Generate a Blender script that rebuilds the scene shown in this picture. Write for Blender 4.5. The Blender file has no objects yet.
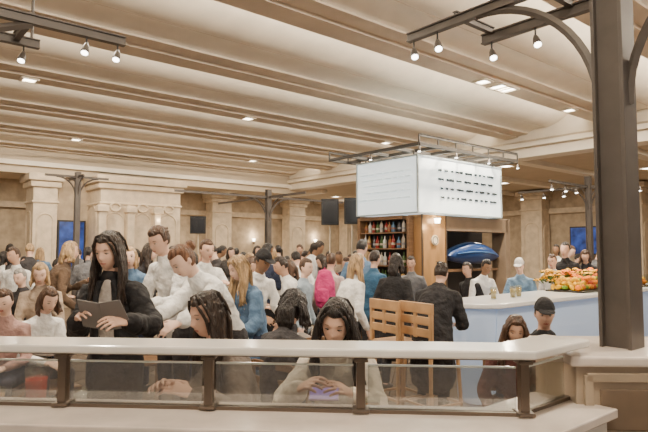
import bpy, bmesh, math, random
import numpy as np
from mathutils import Vector, Matrix
random.seed(7)
SC=bpy.context.scene; COL=SC.collection
F=560.0; CAMZ=1.58; PITCH=math.atan(34/560)
rad=math.radians
def ray(px,py,d):
    a=(px-324)/F; b=(216-py)/F; c=math.cos(PITCH); s=math.sin(PITCH)
    Y=c-b*s; Z=s+b*c
    return Vector((a/Y*d,d,CAMZ+Z/Y*d))
AU=Vector((math.sin(rad(50)),math.cos(rad(50)),0)); AV=Vector((-math.sin(rad(40)),math.cos(rad(40)),0))
def G(u,v,z=0): 
    p=AU*u+AV*v; return Vector((p.x,p.y,z))
GR=rad(40)

# ---------------- materials ----------------
MC={}
def mat(name,col,rough=.6,metal=0,emit=0,var=0,scale=8,bump=0,bscale=None,ecol=None,spec=None,stretch=None,bdist=.02):
    if name in MC: return MC[name]
    m=bpy.data.materials.new(name); m.use_nodes=True; nt=m.node_tree; b=nt.nodes['Principled BSDF']
    b.inputs['Base Color'].default_value=(*col,1); b.inputs['Roughness'].default_value=rough; b.inputs['Metallic'].default_value=metal
    if spec is not None: b.inputs['Specular IOR Level'].default_value=spec
    if emit:
        b.inputs['Emission Color'].default_value=(*(ecol or col),1); b.inputs['Emission Strength'].default_value=emit
    if var or bump:
        tc=nt.nodes.new('ShaderNodeTexCoord'); mp=nt.nodes.new('ShaderNodeMapping')
        nt.links.new(tc.outputs['Object'],mp.inputs['Vector'])
        if stretch: mp.inputs['Scale'].default_value=stretch
    if var:
        n=nt.nodes.new('ShaderNodeTexNoise'); n.inputs['Scale'].default_value=scale; n.inputs['Detail'].default_value=4
        nt.links.new(mp.outputs[0],n.inputs['Vector'])
        r=nt.nodes.new('ShaderNodeValToRGB'); e=r.color_ramp.elements
        e[0].position=.3; e[1].position=.7
        e[0].color=(*[max(0,c*(1-var)) for c in col],1); e[1].color=(*[min(1,c*(1+var)) for c in col],1)
        nt.links.new(n.outputs['Fac'],r.inputs['Fac']); nt.links.new(r.outputs['Color'],b.inputs['Base Color'])
    if bump:
        n2=nt.nodes.new('ShaderNodeTexNoise'); n2.inputs['Scale'].default_value=bscale or scale; n2.inputs['Detail'].default_value=3
        nt.links.new(mp.outputs[0],n2.inputs['Vector'])
        bp=nt.nodes.new('ShaderNodeBump'); bp.inputs['Strength'].default_value=bump; bp.inputs['Distance'].default_value=bdist
        nt.links.new(n2.outputs['Fac'],bp.inputs['Height']); nt.links.new(bp.outputs['Normal'],b.inputs['Normal'])
    MC[name]=m; return m
def cloth(name,col,rough=.85): return mat('cloth_'+name,col,rough,0,0,.25,9,1.0,9,bdist=.05)
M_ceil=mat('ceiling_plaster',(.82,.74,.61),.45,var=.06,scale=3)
M_ceilshade=mat('ceiling_reveal_shade',(.60,.50,.385),.6,var=.08,scale=3)  # darker taupe paints shadow bands into the ceiling steps and flats
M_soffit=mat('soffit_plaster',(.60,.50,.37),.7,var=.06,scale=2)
M_wall=mat('stone_wall',(.44,.345,.24),.7,var=.2,scale=4,bump=.2,bscale=10)
M_stone=mat('carved_stone',(.58,.47,.34),.6,var=.16,scale=5,bump=.3,bscale=12)
M_marble=mat('cream_marble',(.86,.83,.78),.12,var=.06,scale=4)
M_marble2=mat('pinkish_marble_ledge',(.74,.655,.59),.10,var=.12,scale=5)
M_metal=mat('dark_bronze_metal',(.095,.08,.07),.5,.2,var=.15,scale=6)
M_black=mat('black_metal',(.03,.03,.03),.4,.4)
M_brass=mat('brushed_bronze',(.17,.13,.10),.35,.7)
M_ped=mat('beige_painted_panel',(.40,.32,.235),.4,.05,var=.12,scale=6)
M_pedi=mat('brown_inset_panel',(.22,.16,.11),.35,.2,var=.12,scale=6)
M_wood=mat('brown_wood',(.20,.11,.055),.5,var=.25,scale=6,stretch=(1,1,6))
M_copper=mat('golden_brown_wood',(.46,.26,.11),.28,.25,var=.3,scale=5,stretch=(1,1,.3))
M_wood2=mat('mid_oak',(.46,.27,.13),.45,var=.2,scale=8)
M_dark=mat('dark_panel',(.016,.013,.012),.5)
M_white=mat('white_gloss',(.82,.82,.82),.18)
M_lamp=mat('lamp_glow',(1,.93,.8),.5,emit=14,ecol=(1,.92,.76))
M_spot=mat('spot_glow',(1,.95,.85),.5,emit=12)
M_screen=mat('black_screen',(.012,.012,.015),.2)
M_signw=mat('lit_sign_panel',(.78,.86,.88),.5,emit=.85,ecol=(.82,.95,1),var=.06,scale=3)
M_ink=mat('ink',(.03,.04,.05),.6)
M_inkf=mat('faint_ink',(.40,.46,.48),.6)
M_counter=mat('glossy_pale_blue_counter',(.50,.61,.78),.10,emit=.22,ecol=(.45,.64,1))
M_blue=mat('blue_screen',(.012,.03,.13),.25,emit=0,var=.8,scale=3)
nb=M_blue.node_tree; bb=nb.nodes['Principled BSDF']
rr=[n for n in nb.nodes if n.type=='VALTORGB'][0]; nb.links.new(rr.outputs['Color'],bb.inputs['Emission Color']); bb.inputs['Emission Strength'].default_value=1.3
M_swoosh=mat('blue_lacquer',(.010,.040,.15),.28)
def glassmat(name,tr,fac):
    m=bpy.data.materials.new(name); m.use_nodes=True; nt=m.node_tree; nt.nodes.clear()
    o=nt.nodes.new('ShaderNodeOutputMaterial'); mx=nt.nodes.new('ShaderNodeMixShader'); t=nt.nodes.new('ShaderNodeBsdfTransparent'); g=nt.nodes.new('ShaderNodeBsdfGlossy')
    t.inputs['Color'].default_value=(*tr,1); g.inputs['Roughness'].default_value=.05
    mx.inputs['Fac'].default_value=fac
    nt.links.new(t.outputs[0],mx.inputs[1]); nt.links.new(g.outputs[0],mx.inputs[2]); nt.links.new(mx.outputs[0],o.inputs['Surface']); return m
M_glass=glassmat('clear_glass',(.9,.92,.89),.12)
M_glassr=glassmat('railing_glass',(.80,.81,.79),.24)
M_gedge=mat('glass_edge',(.72,.75,.70),.2)
def floormat():
    m=bpy.data.materials.new('stone_tile_floor'); m.use_nodes=True; nt=m.node_tree; b=nt.nodes['Principled BSDF']
    tc=nt.nodes.new('ShaderNodeTexCoord'); mp=nt.nodes.new('ShaderNodeMapping'); mp.inputs['Rotation'].default_value=(0,0,-GR)
    br=nt.nodes.new('ShaderNodeTexBrick'); br.inputs['Scale'].default_value=1.6; br.offset=0
    br.inputs['Color1'].default_value=(.22,.17,.125,1); br.inputs['Color2'].default_value=(.18,.135,.10,1); br.inputs['Mortar'].default_value=(.10,.08,.06,1)
    br.inputs['Mortar Size'].default_value=.012; br.inputs['Brick Width'].default_value=1; br.inputs['Row Height'].default_value=1
    nt.links.new(tc.outputs['Object'],mp.inputs[0]); nt.links.new(mp.outputs[0],br.inputs['Vector']); nt.links.new(br.outputs['Color'],b.inputs['Base Color'])
    b.inputs['Roughness'].default_value=.25; return m
M_floor=floormat()

# ---------------- geometry ----------------
class Geo:
    def __init__(s): s.v=[]; s.f=[]; s.m=[]
    def add(s,v,f,m=0):
        o=len(s.v); s.v+= [tuple(p) for p in v]; s.f+=[tuple(i+o for i in q) for q in f]; s.m+=[m]*len(f)
    def box(s,c,size,R=None,m=0):
        hx,hy,hz=size[0]/2,size[1]/2,size[2]/2; c=Vector(c)
        vs=[Vector((x,y,z)) for z in(-hz,hz) for y in(-hy,hy) for x in(-hx,hx)]
        if R is not None: vs=[R@p for p in vs]
        s.add([p+c for p in vs],[(0,2,3,1),(4,5,7,6),(0,1,5,4),(2,6,7,3),(0,4,6,2),(1,3,7,5)],m); return s
    def tube(s,pts,rs,side=(1,0,0),n=12,m=0,flat=False):
        pts=[Vector(p) for p in pts]; rs=[(r,r) if not isinstance(r,(tuple,list)) else r for r in rs]
        side=Vector(side); T=[]
        for i in range(len(pts)):
            a=pts[max(0,i-1)]; b=pts[min(len(pts)-1,i+1)]; T.append((b-a).normalized())
        P=[];R=[];TT=[]
        if not flat:
            r0=min(rs[0]); 
            for k in(75,50,25): P.append(pts[0]-T[0]*r0*math.sin(rad(k)));R.append((rs[0][0]*math.cos(rad(k)),rs[0][1]*math.cos(rad(k))));TT.append(T[0])
        P+=pts;R+=rs;TT+=T
        if not flat:
            r1=min(rs[-1])
            for k in(25,50,75): P.append(pts[-1]+T[-1]*r1*math.sin(rad(k)));R.append((rs[-1][0]*math.cos(rad(k)),rs[-1][1]*math.cos(rad(k))));TT.append(T[-1])
        vs=[];fs=[]; last=None
        for p,r,t in zip(P,R,TT):
            sx=side-t*t.dot(side)
            if sx.length<.15: 
                sx=(last - t*t.dot(last)) if last else t.orthogonal()
            sx.normalize(); last=sx.copy(); sy=t.cross(sx)
            for j in range(n):
                a=2*math.pi*j/n; vs.append(p+sx*(r[0]*math.cos(a))+sy*(r[1]*math.sin(a)))
        for i in range(len(P)-1):
            for j in range(n):
                k=(j+1)%n; fs.append((i*n+j,i*n+k,(i+1)*n+k,(i+1)*n+j))
        fs.append(tuple(reversed(range(n)))); fs.append(tuple((len(P)-1)*n+j for j in range(n)))
        s.add(vs,fs,m); return s
    def cyl(s,a,b,r,n=12,m=0,r2=None):
        return s.tube([a,b],[r,r if r2 is None else r2],n=n,m=m,flat=True,side=(1,.01,.02))
    def ell(s,c,r,R=None,n=16,h=10,m=0,fn=None):
        vs=[];fs=[];c=Vector(c)
        for i in range(1,h):
            th=math.pi*i/h
            for j in range(n):
                a=2*math.pi*j/n; vs.append(Vector((r[0]*math.sin(th)*math.cos(a),r[1]*math.sin(th)*math.sin(a),r[2]*math.cos(th))))
        vs.append(Vector((0,0,r[2]))); vs.append(Vector((0,0,-r[2])))
        if R is not None: vs=[R@p for p in vs]
        for i in range(h-2):
            for j in range(n):
                k=(j+1)%n; fs.append((i*n+j,(i+1)*n+j,(i+1)*n+k,i*n+k))
        T=len(vs)-2;B=T+1
        for j in range(n):
            k=(j+1)%n; fs.append((T,j,k)); fs.append((B,(h-2)*n+k,(h-2)*n+j))
        s.add([p+c for p in vs],fs,m); return s
    def lathe(s,prof,c=(0,0,0),n=14,m=0):
        c=Vector(c); vs=[];fs=[]
        for r,z in prof:
            for j in range(n):
                a=2*math.pi*j/n; vs.append(c+Vector((r*math.cos(a),r*math.sin(a),z)))
        for i in range(len(prof)-1):
            for j in range(n):
                k=(j+1)%n; fs.append((i*n+j,i*n+k,(i+1)*n+k,(i+1)*n+j))
        fs.append(tuple(reversed(range(n)))); fs.append(tuple((len(prof)-1)*n+j for j in range(n)))
        s.add(vs,fs,m); return s
    def extr(s,prof,x0,x1,m=0):
        n=len(prof); vs=[(x0,y,z) for y,z in prof]+[(x1,y,z) for y,z in prof]
        fs=[(i,(i+1)%n,n+(i+1)%n,n+i) for i in range(n)]+[tuple(range(n)),tuple(reversed(range(n,2*n)))]
        s.add(vs,fs,m); return s
    def ribbon(s,path,o0,o1,z0,z1,m=0):
        P=[Vector((p[0],p[1],0)) for p in path]; L=[];Rr=[]
        for i,p in enumerate(P):
            d0=(P[i]-P[i-1]).normalized() if i>0 else None; d1=(P[i+1]-P[i]).normalized() if i<len(P)-1 else None
            d0=d0 or d1; d1=d1 or d0
            n0=Vector((-d0.y,d0.x,0)); n1=Vector((-d1.y,d1.x,0)); nn=(n0+n1).normalized(); k=1/max(.3,nn.dot(n0))
            L.append(p+nn*o0*k); Rr.append(p+nn*o1*k)
        vs=[];N=len(P)
        for z in(z0,z1):
            for q in L: vs.append((q.x,q.y,z))
            for q in Rr: vs.append((q.x,q.y,z))
        fs=[]
        for i in range(N-1):
            fs+= [(i,i+1,N+i+1,N+i),(2*N+i,3*N+i,3*N+i+1,2*N+i+1),(i,2*N+i,2*N+i+1,i+1),(N+i,N+i+1,3*N+i+1,3*N+i)]
        fs+=[(0,N,3*N,2*N),(N-1,3*N-1,4*N-1,2*N-1)]
        s.add(vs,fs,m); return s
def obj(name,geo,mats,parent=None,smooth=False,bevel=0,label=None,cat=None,group=None,kind=None,loc=None,rot=None):
    me=bpy.data.meshes.new(name); me.from_pydata(geo.v,[],geo.f); 
    if not isinstance(mats,(list,tuple)): mats=[mats]
    for m in mats: me.materials.append(m)
    if len(mats)>1: me.polygons.foreach_set('material_index',geo.m)
    me.polygons.foreach_set('use_smooth',[smooth]*len(me.polygons))
    bm=bmesh.new(); bm.from_mesh(me); bmesh.ops.recalc_face_normals(bm,faces=bm.faces); bm.to_mesh(me); bm.free()
    o=bpy.data.objects.new(name,me); COL.objects.link(o)
    if parent: o.parent=parent
    if loc is not None: o.location=loc
    if rot is not None: o.rotation_euler=(0,0,rot)
    if bevel:
        b=o.modifiers.new('b','BEVEL'); b.width=bevel; b.segments=2; b.limit_method='ANGLE'
    tag(o,label,cat,group,kind); return o
def tag(o,label=None,cat=None,group=None,kind=None):
    if label:o['label']=label
    if cat:o['category']=cat
    if group:o['group']=group
    if kind:o['kind']=kind
def empty(name,loc,rot=0,**k):
    o=bpy.data.objects.new(name,None); COL.objects.link(o); o.location=loc; o.rotation_euler=(0,0,rot); o.empty_display_size=.1; tag(o,**k); return o
def gridbox(name,u0,u1,v0,v1,z0,z1,m,**k):
    g=Geo().box((0,0,(z1-z0)/2),(u1-u0,v1-v0,z1-z0))
    return obj(name,g,m,loc=G((u0+u1)/2,(v0+v1)/2,z0),rot=GR,**k)

# ---------------- room shell ----------------
ST=dict(kind='structure',cat='room')
obj('floor',Geo().box((0,0,-.05),(36,34,.1)),M_floor,loc=G(7,8,0),rot=GR,label='polished brown stone tile floor',**ST)
UE=12.0; UW=21.0; VW=21.0
per=2.25; v0=-4.0; nrib=9; VE=v0+nrib*per
base=[(0,4.24),(.22,4.24),(.23,4.33),(.33,4.345),(.365,4.88)]
for k in range(1,21):
    t=k/20; base.append((.365+1.06*t,4.88-.50*(.5-.5*math.cos(t*math.pi))**.8))
nb1=len(base)
base+=[(1.43,4.375)]
for k in range(1,13):
    t=k/12; base.append((1.43+.44*t,4.375+.05*math.sin(t*math.pi)-.06*t))
nb2=len(base)
base+=[(1.875,4.29),(2.12,4.285),(2.125,4.24)]
prof=[(v0+i*per+a,z) for i in range(nrib) for a,z in base]+[(VE,4.24)]
g=Geo(); vs=[];fs=[]
for a,z in prof:
    vs.append(G(-8,a,z)); vs.append(G(UE,a,z))
for i in range(len(prof)-1): fs.append((2*i,2*i+1,2*i+3,2*i+2))
g.add(vs,fs)
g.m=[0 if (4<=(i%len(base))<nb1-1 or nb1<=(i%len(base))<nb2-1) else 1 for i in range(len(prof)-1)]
o=obj('ceiling',g,[M_ceil,M_ceilshade],smooth=True,label='ivory plaster ceiling with broad soft folds',**ST)
o.data.polygons.foreach_set('use_smooth',[True]*len(o.data.polygons)); o.data.set_sharp_from_angle(angle=rad(35))
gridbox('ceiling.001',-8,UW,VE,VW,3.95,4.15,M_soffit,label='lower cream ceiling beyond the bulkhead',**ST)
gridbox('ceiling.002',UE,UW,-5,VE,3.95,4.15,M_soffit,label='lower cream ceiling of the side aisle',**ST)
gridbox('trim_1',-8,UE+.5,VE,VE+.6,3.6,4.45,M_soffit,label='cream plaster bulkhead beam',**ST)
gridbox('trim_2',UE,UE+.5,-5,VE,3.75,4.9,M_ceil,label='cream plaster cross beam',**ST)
gridbox('trim_3',UE-.12,UE,-5,VE,3.98,4.08,M_ceil,label='cream crown moulding on the cross beam',**ST)
gridbox('trim_4',-8,UE,VE-.12,VE,3.8,3.92,M_ceil,label='cream crown moulding on the bulkhead',**ST)
gridbox('wall_north',-8,UW,VW,VW+.2,0,4.15,M_wall,label='tan stone wall',**ST)
gridbox('wall_east',UW,UW+.2,-8,VW+.2,0,4.15,M_wall,label='tan stone wall with pilasters',**ST)
gridbox('trim_5',-8,UW,VW-.15,VW,3.0,3.2,M_stone,label='stone cornice band',**ST)
gridbox('trim_6',UW-.15,UW,-8,VW,3.0,3.2,M_stone,label='stone cornice band',**ST)
for k in range(7):
    gridbox('trim_%d'%(10+k),UE+.5,UW,-2+k*2.4,-1.7+k*2.4,3.82,3.95,M_ceil,label='shallow cream ceiling beam',**ST)
for k in range(8):
    gridbox('trim_%d'%(20+k),-4+k*3,-3.7+k*3,VE+.6,VW,3.82,3.95,M_ceil,label='shallow cream ceiling beam',**ST)
def pillar(u,v,w,dp,h,label,narch=1):
    e=empty('stone_pillar',G(u,v,0),GR,label=label,cat='pillar')
    g=Geo().box((0,0,h/2),(w,dp,h)); obj('shaft',g,M_stone,e,bevel=.02)
    obj('plinth',Geo().box((0,0,.2),(w+.16,dp+.16,.4)),M_stone,e,bevel=.03)
    c=Geo().box((0,0,h-.1),(w+.3,dp+.3,.2)).box((0,0,h-.28),(w+.16,dp+.16,.16)).box((0,0,h-.75),(w+.08,dp+.08,.07))
    obj('capital',c,M_stone,e,bevel=.03)
    for ax in(0,1):
        nn=narch if ax==0 else 1
        for q in range(nn):
            full=(w if ax==0 else dp)/nn; ww=full*.32; cx=(-w/2+full*(q+.5)) if ax==0 else 0
            pts=[(-ww,.6)]+[(-ww*math.cos(math.pi*k/12),2.35+ww*math.sin(math.pi*k/12)) for k in range(13)]+[(ww,.6)]
            if ax==0: P=[Vector((cx+a,-dp/2-.005,z)) for a,z in pts]
            else: P=[Vector((-w/2-.005,a,z)) for a,z in pts]
            obj('arch_moulding',Geo().tube(P,[.025]*len(P),side=(0,1,0) if ax==0 else (1,0,0),n=6),M_stone,e)
            if ax==0 and nn>1:
                obj('pilaster',Geo().box((cx-full/2,-dp/2-.09,h/2-.4),(.20,.20,h-.8)),M_stone,e,bevel=.02)
                obj('pilaster_capital',Geo().box((cx-full/2,-dp/2-.11,h-.92),(.30,.28,.16)),M_stone,e,bevel=.02)
                W=[Vector((cx+.14*math.cos(2*math.pi*k/14),-dp/2-.03,2.75+.11*math.sin(2*math.pi*k/14))) for k in range(15)]
                obj('carved_wreath',Geo().tube(W,[.03]*15,side=(0,1,0),n=6,flat=True),M_stone,e,smooth=True)
    return e
pillar(3.85,VE+.2,.60,.8,3.6,'carved tan stone pillar beside a wall screen')
pillar(6.20,VE-.15,2.3,1.5,3.6,'wide projecting carved stone pier with arches and pilasters',narch=3)
for u in(11.6,15.5,19): pillar(u,VW-.35,.9,.6,3.9,'tan stone wall pilaster with arched panel')
for v in(2,5.2,8.0,11.6,14.8,18): pillar(UW-.35,v,.6,.9,3.9,'tan stone wall pilaster with arched panel')
def sconce(u,v,z):
    e=empty('wall_sconce',G(u,v,z),GR,label='small warm wall sconce on the stone',cat='wall light',group='wall sconces')
    obj('bracket',Geo().box((0,0,0),(.06,.06,.12)),M_brass,e); obj('shade',Geo().lathe([(.04,.06),(.07,.18),(.06,.18),(.03,.07)]),M_lamp,e,smooth=True)
    l=bpy.data.lights.new('sconce_bulb','POINT'); l.energy=16; l.color=(1,.80,.56); l.shadow_soft_size=.06
    lo=bpy.data.objects.new('sconce_bulb',l); COL.objects.link(lo); lo.location=G(u,v-.12,z+.32)
sconce(6.6,VE-.96,2.1)
for u in(9.5,13.5,17): sconce(u,VW-.1,1.9)  # sconces added along the far wall to brighten it
def niche(u,v,face,w=1.3,h=1.5,z=1.1,label='dark blue glowing wall screen'):
    e=empty('wall_screen',G(u,v,z),GR if face=='n' else GR-math.pi/2,label=label,cat='screen')
    obj('frame',Geo().box((0,0,h/2),(w,.06,h)),M_black,e,bevel=.01)
    obj('display',Geo().box((0,-.035,h/2),(w-.1,.012,h-.1)),M_blue,e)
    return e
niche(4.60,VE+.1,'n',.74,1.45,.95)
gridbox('screen_backing_wall',4.1,5.1,VE+.2,VE+.4,0,3.6,M_wall,label='tan stone wall behind the screen',cat='wall')
niche(UW-.4,9.6,'e',1.15,1.05,1.40)
def tv(px,py,d,w,h,label,rot=0):
    p=ray(px,py,d); e=empty('television',(p.x,p.y,0),rot,label=label,cat='television',group='pole mounted televisions')
    z0=p.z-h/2
    obj('frame',Geo().box((0,0,z0+h/2),(w,.07,h)),M_black,e,bevel=.01); obj('screen',Geo().box((0,-.037,z0+h/2),(w-.06,.006,h-.06)),M_screen,e)
    obj('pole',Geo().cyl((0,.05,.02),(0,.05,z0+h*.7),.018),M_soffit,e); obj('foot',Geo().cyl((0,.05,0),(0,.05,.03),.2,20),M_black,e)
tv(330,212,11.5,.36,.54,'black vertical television on a slim pole'); tv(352,211,11.0,.31,.52,'black vertical television on a slim pole beside another')
tv(198,225,16,.45,.5,'dark television on a slim pole near the pillars')

def recessed(p,size,power,rnd=False):
    e=empty('recessed_light',p,GR,label='warm recessed square ceiling light' if not rnd else 'warm round recessed ceiling light',cat='ceiling light',group='recessed ceiling lights')
    if rnd:
        obj('trim_ring',Geo().lathe([(size*.5,-.02),(size*.62,-.02),(size*.62,.01),(size*.5,.01)],n=24),M_white,e)
        obj('lens',Geo().cyl((0,0,-.03),(0,0,.0),size*.5,24),M_lamp,e)
    else:
        g=Geo()
        for sx,sy,a,b in((0,1,size*1.25,.04),(0,-1,size*1.25,.04),(1,0,.04,size*1.25),(-1,0,.04,size*1.25)): g.box((sx*size*.6,sy*size*.6,-.01),(a,b,.03))
        obj('trim_ring',g,M_ceil,e); obj('lens',Geo().box((0,0,-.005),(size*.9,size*.9,.01)),M_lamp,e)
    l=bpy.data.lights.new('downlight','AREA'); l.energy=power; l.size=size*.8; l.color=(1,.86,.67)
    lo=bpy.data.objects.new('downlight',l); COL.objects.link(lo); lo.location=Vector(p)+Vector((0,0,-.04)); lo.rotation_euler=(0,0,GR)
def onceil(px,py,z): 
    r=ray(px,py,1.0); k=(z-CAMZ)/(r.z-CAMZ); return Vector((r.x*k,k,z))
def snap(p):
    u=p.x*AU.x+p.y*AU.y; v=p.x*AV.x+p.y*AV.y
    i=round((v-v0-.08)/per); return G(u,v0+i*per+.04,4.238)
for px,py in((525,80),(452,102)): recessed(snap(onceil(px,py,4.24)),.24,115)
recessed(snap(onceil(157,3,4.24)),.24,105,True)
for u,v in((1,1),(4,.5),(7,1.5),(1,5),(7.5,4.3),(10.3,4.0),(2,9),(6,9),(10,9.4),(4,13),(9,13)):  # extra downlights added across the hall to brighten the floor
    recessed(snap(G(u,v,0)),.18,100)
for u,v in((14,3.9),(14,8.7),(17.5,6.3),(17.5,11),(14.5,13.4)): recessed(G(u,v,3.948),.3,95)
for u,v in((3.7,18.6),(9.3,18.2),(12.5,18.4),(16.3,18.6)): recessed(G(u,v,3.948),.3,90)
for i in range(nrib):
    v=v0+i*per+.40
    if v<-3.5: continue
    l=bpy.data.lights.new('cove_strip','AREA'); l.shape='RECTANGLE'; l.size=19.6; l.size_y=.05; l.energy=185; l.color=(1,.88,.71)
    lo=bpy.data.objects.new('cove_strip',l); COL.objects.link(lo)
    d=(AV+Vector((0,0,.12))).normalized(); x=AU; z=-d; y=z.cross(x)
    lo.matrix_world=Matrix.Translation(G(2,v+.01,4.48))@Matrix((x,y,z)).transposed().to_4x4()

# ---------------- foreground railing ----------------
A=(-2.7,2.412+.0777*2.7); C=(.80,2.35); E=(1.12,2.35+.269)
path=[A,C,E]
lpath=[A,(.73,2.355),(1.09,2.355+.302)]
obj('marble_ledge',Geo().ribbon(lpath,-.27,.12,.86,.90),M_marble2,bevel=.006,label='wide pinkish marble ledge capping a low wall',cat='ledge')
obj('low_wall',Geo().ribbon(lpath,-.22,.06,0,.858),M_marble,label='low marble wall under the ledge',cat='wall')
rl=empty('railing',(C[0],C[1],.9),label='cream marble topped railing with glass panels and bronze posts',cat='railing')
off=Vector((-C[0],-C[1],-.9))
def shift(g): g.v=[(p[0]+off.x,p[1]+off.y,p[2]+off.z) for p in g.v]; return g
obj('handrail',shift(Geo().ribbon(path,-.11,.11,1.145,1.18)),M_marble,rl,bevel=.008)
obj('rail_channel',shift(Geo().ribbon(path,-.03,.03,1.128,1.145)),M_brass,rl)
obj('bottom_channel',shift(Geo().ribbon(path,-.02,.02,.90,.915)),M_brass,rl)
posts=[]
for px in(-75,68,211,360,520):
    a=(px-324)/F; y=2.412/(1+.0777*a); x=a*y; posts.append((x,y))
    g=Geo().box((x,y,1.01),(.036,.05,.22)).box((x,y,.912),(.07,.09,.015)).box((x,y,1.120),(.06,.08,.015))
    obj('post',shift(g),M_brass,rl,bevel=.004)
pp=posts+[(E[0]-.01,E[1]-.01)]
for i in range(len(pp)-1):
    a=Vector((*pp[i],0)); b=Vector((*pp[i+1],0)); t=(b-a).normalized()*.03
    pth=[(a+t)[:2],(b-t)[:2]]
    obj('glass_panel',shift(Geo().ribbon(pth,-.005,.005,.915,1.095)),M_glassr,rl)
    obj('glass_edge',shift(Geo().ribbon(pth,-.007,.007,1.092,1.099)),M_gedge,rl)
pe=empty('pedestal',(1.47,2.78,0),rad(-3),label='beige panelled square pedestal carrying the steel column',cat='pedestal')
obj('body',Geo().box((0,0,.535),(.68,.56,1.07)),M_ped,pe,bevel=.006)
obj('cap',Geo().box((0,0,1.09),(.74,.62,.045)),M_marble2,pe,bevel=.01)
for (cx,cz,w,h) in((0,1.02,.60,.04),(0,.74,.60,.04),(-.29,.88,.04,.30),(.29,.88,.04,.30)): obj('panel_frame',Geo().box((cx,-.290,cz),(w,.02,h)),M_ped,pe,bevel=.004)
obj('panel',Geo().box((0,-.283,.88),(.48,.012,.18)),M_pedi,pe,bevel=.006)
obj('base_moulding',Geo().box((0,0,.08),(.74,.62,.16)),M_ped,pe,bevel=.006)

# ---------------- steel columns and track arms ----------------
def spot(loc,rot=0,tilt=0.4,drop=.12,k=.85):
    e=empty('track_spotlight',loc,rot,label='small bronze spotlight hanging from a track beam',cat='spotlight',group='track spotlights')
    obj('stem',Geo().cyl((0,0,0),(0,0,-drop),.006,8),M_black,e)
    c=Vector((0,0,-drop)); d=Vector((0,-math.sin(tilt),-math.cos(tilt)))
    obj('lamp_head',Geo().tube([c-d*.01,c+d*.02,c+d*.075*k,c+d*.085*k],[.012*k,.024*k,.032*k,.032*k],n=14,flat=True,side=(1,0,0)),M_metal,e,smooth=True)
    obj('lens',Geo().cyl(c+d*.084*k,c+d*.092*k,.027*k,14),M_spot,e)
def beam(g,a,b,w=.05,h=.09):
    a=Vector(a);b=Vector(b);d=(b-a).normalized(); up=Vector((0,0,1)); s=up.cross(d).normalized(); 
    R=Matrix((d,s,d.cross(s))).transposed(); L=(b-a).length; c=(a+b)/2
    g.box(c,(L,w*.5,h),R); g.box(c+R@Vector((0,0,h/2)),(L,w,h*.15),R); g.box(c-R@Vector((0,0,h/2)),(L,w,h*.15),R)
def steelcol(xy,h,w,arms,zb,base=0,label='',r0=.8,al=1.25,plate=True):
    e=empty('steel_column',(xy[0],xy[1],base),GR,label=label,cat='column')
    hh=h-base
    obj('shaft',Geo().box((0,0,hh/2),(w*.55,w*.8,hh)),M_metal,e,bevel=.004)
    for sy in(-1,1): obj('flange',Geo().box((0,sy*w*.44,hh/2),(w,w*.12,hh)),M_metal,e,bevel=.003)
    if plate: obj('base_plate',Geo().box((0,0,.012),(w*1.45,w*1.45,.024)).box((0,0,.05),(w*1.15,w*1.15,.06)),M_metal,e,bevel=.004)
    for dx,dy in arms:
        D=Vector((dx,dy,0)); ga=Geo(); z=zb-base
        aa=al if dy>=0 else al*.6
        beam(ga,D*(w*.4),D*aa,w*.3,w*.36)
        ga.v=[(p[0],p[1],p[2]+z) for p in ga.v]
        P=[]
        for k in range(15):
            a=math.pi/2*k/14; P.append(D*(w*.45+r0*(1-math.cos(a)))+Vector((0,0,z-w*.15-r0+r0*math.sin(a))))
        ga.tube(P,[(w*.11,w*.16)]*15,side=D.cross(Vector((0,0,1))),n=4,flat=True)
        obj('bracket_arm',ga,M_metal,e)
    return e
CX=Vector((1.44,2.74,0)); ZB=3.03
steelcol((CX.x,CX.y),4.24,.15,[(0,1),(0,-1)],ZB,1.112,'grey bronze steel column with curved bracket arms on a panelled pedestal',.72,1.34,False)
tf=empty('track_light_frame',CX+Vector((0,0,ZB)),GR,label='grey bronze parallel track beam tied to the column arm',cat='light track')
g=Geo(); beam(g,(.42,-1.2,0),(.42,1.03,0),.05,.06); obj('beam',g,M_metal,tf)
for yy in(.95,.40): g=Geo(); beam(g,(0,yy,.04),(.42,yy,.04),.035,.04); obj('cross_tie',g,M_metal,tf)
for a,b in((0,1.29),(0,1.09),(.42,.96),(.42,.64),(.42,.1)):
    p=CX+AU*a+AV*b; spot((p.x,p.y,ZB-.03),0,.5,.06)
q=onceil(125,42,3.05)
tl=empty('track_light_frame',q,GR,label='grey bronze track beam with curved brace and spotlights',cat='light track')
g=Geo(); beam(g,(-2.6,0,0),(0,0,0),.05,.055); obj('beam',g,M_metal,tl)
g=Geo(); beam(g,(-2.6,.45,0),(-.45,.45,0),.05,.055); obj('beam',g,M_metal,tl)
g=Geo(); beam(g,(-.6,0,.02),(-.6,.45,.02),.04,.05); obj('cross_tie',g,M_metal,tl)
P=[Vector((-1.9+1.3*math.sin(a),0,-.75+.72*math.sin(a)**.7 if a>0 else -.75)) for a in [math.pi/2*k/12 for k in range(13)]]
obj('curved_brace',Geo().tube(P,[(.018,.026)]*13,side=(0,1,0),n=4,flat=True),M_metal,tl)
obj('hanger_rod',Geo().cyl((-.9,0,0),(-.9,0,1.22),.010),M_metal,tl)
obj('hanger_rod',Geo().cyl((-.5,.45,0),(-.5,.45,1.22),.010),M_metal,tl)
for a,b in((-.05,0),(-.26,0),(-.55,.45),(-.95,.0)):
    p=q+AU*a+AV*b; spot((p.x,p.y,q.z-.03),0,.4,.05)
p=ray(76,250,11); steelcol((p.x,p.y),3.12,.10,[(1,0),(-1,0),(0,1),(0,-1)],3.02,0,'slim dark steel column with four curved bracket arms',.35,.6)
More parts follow.
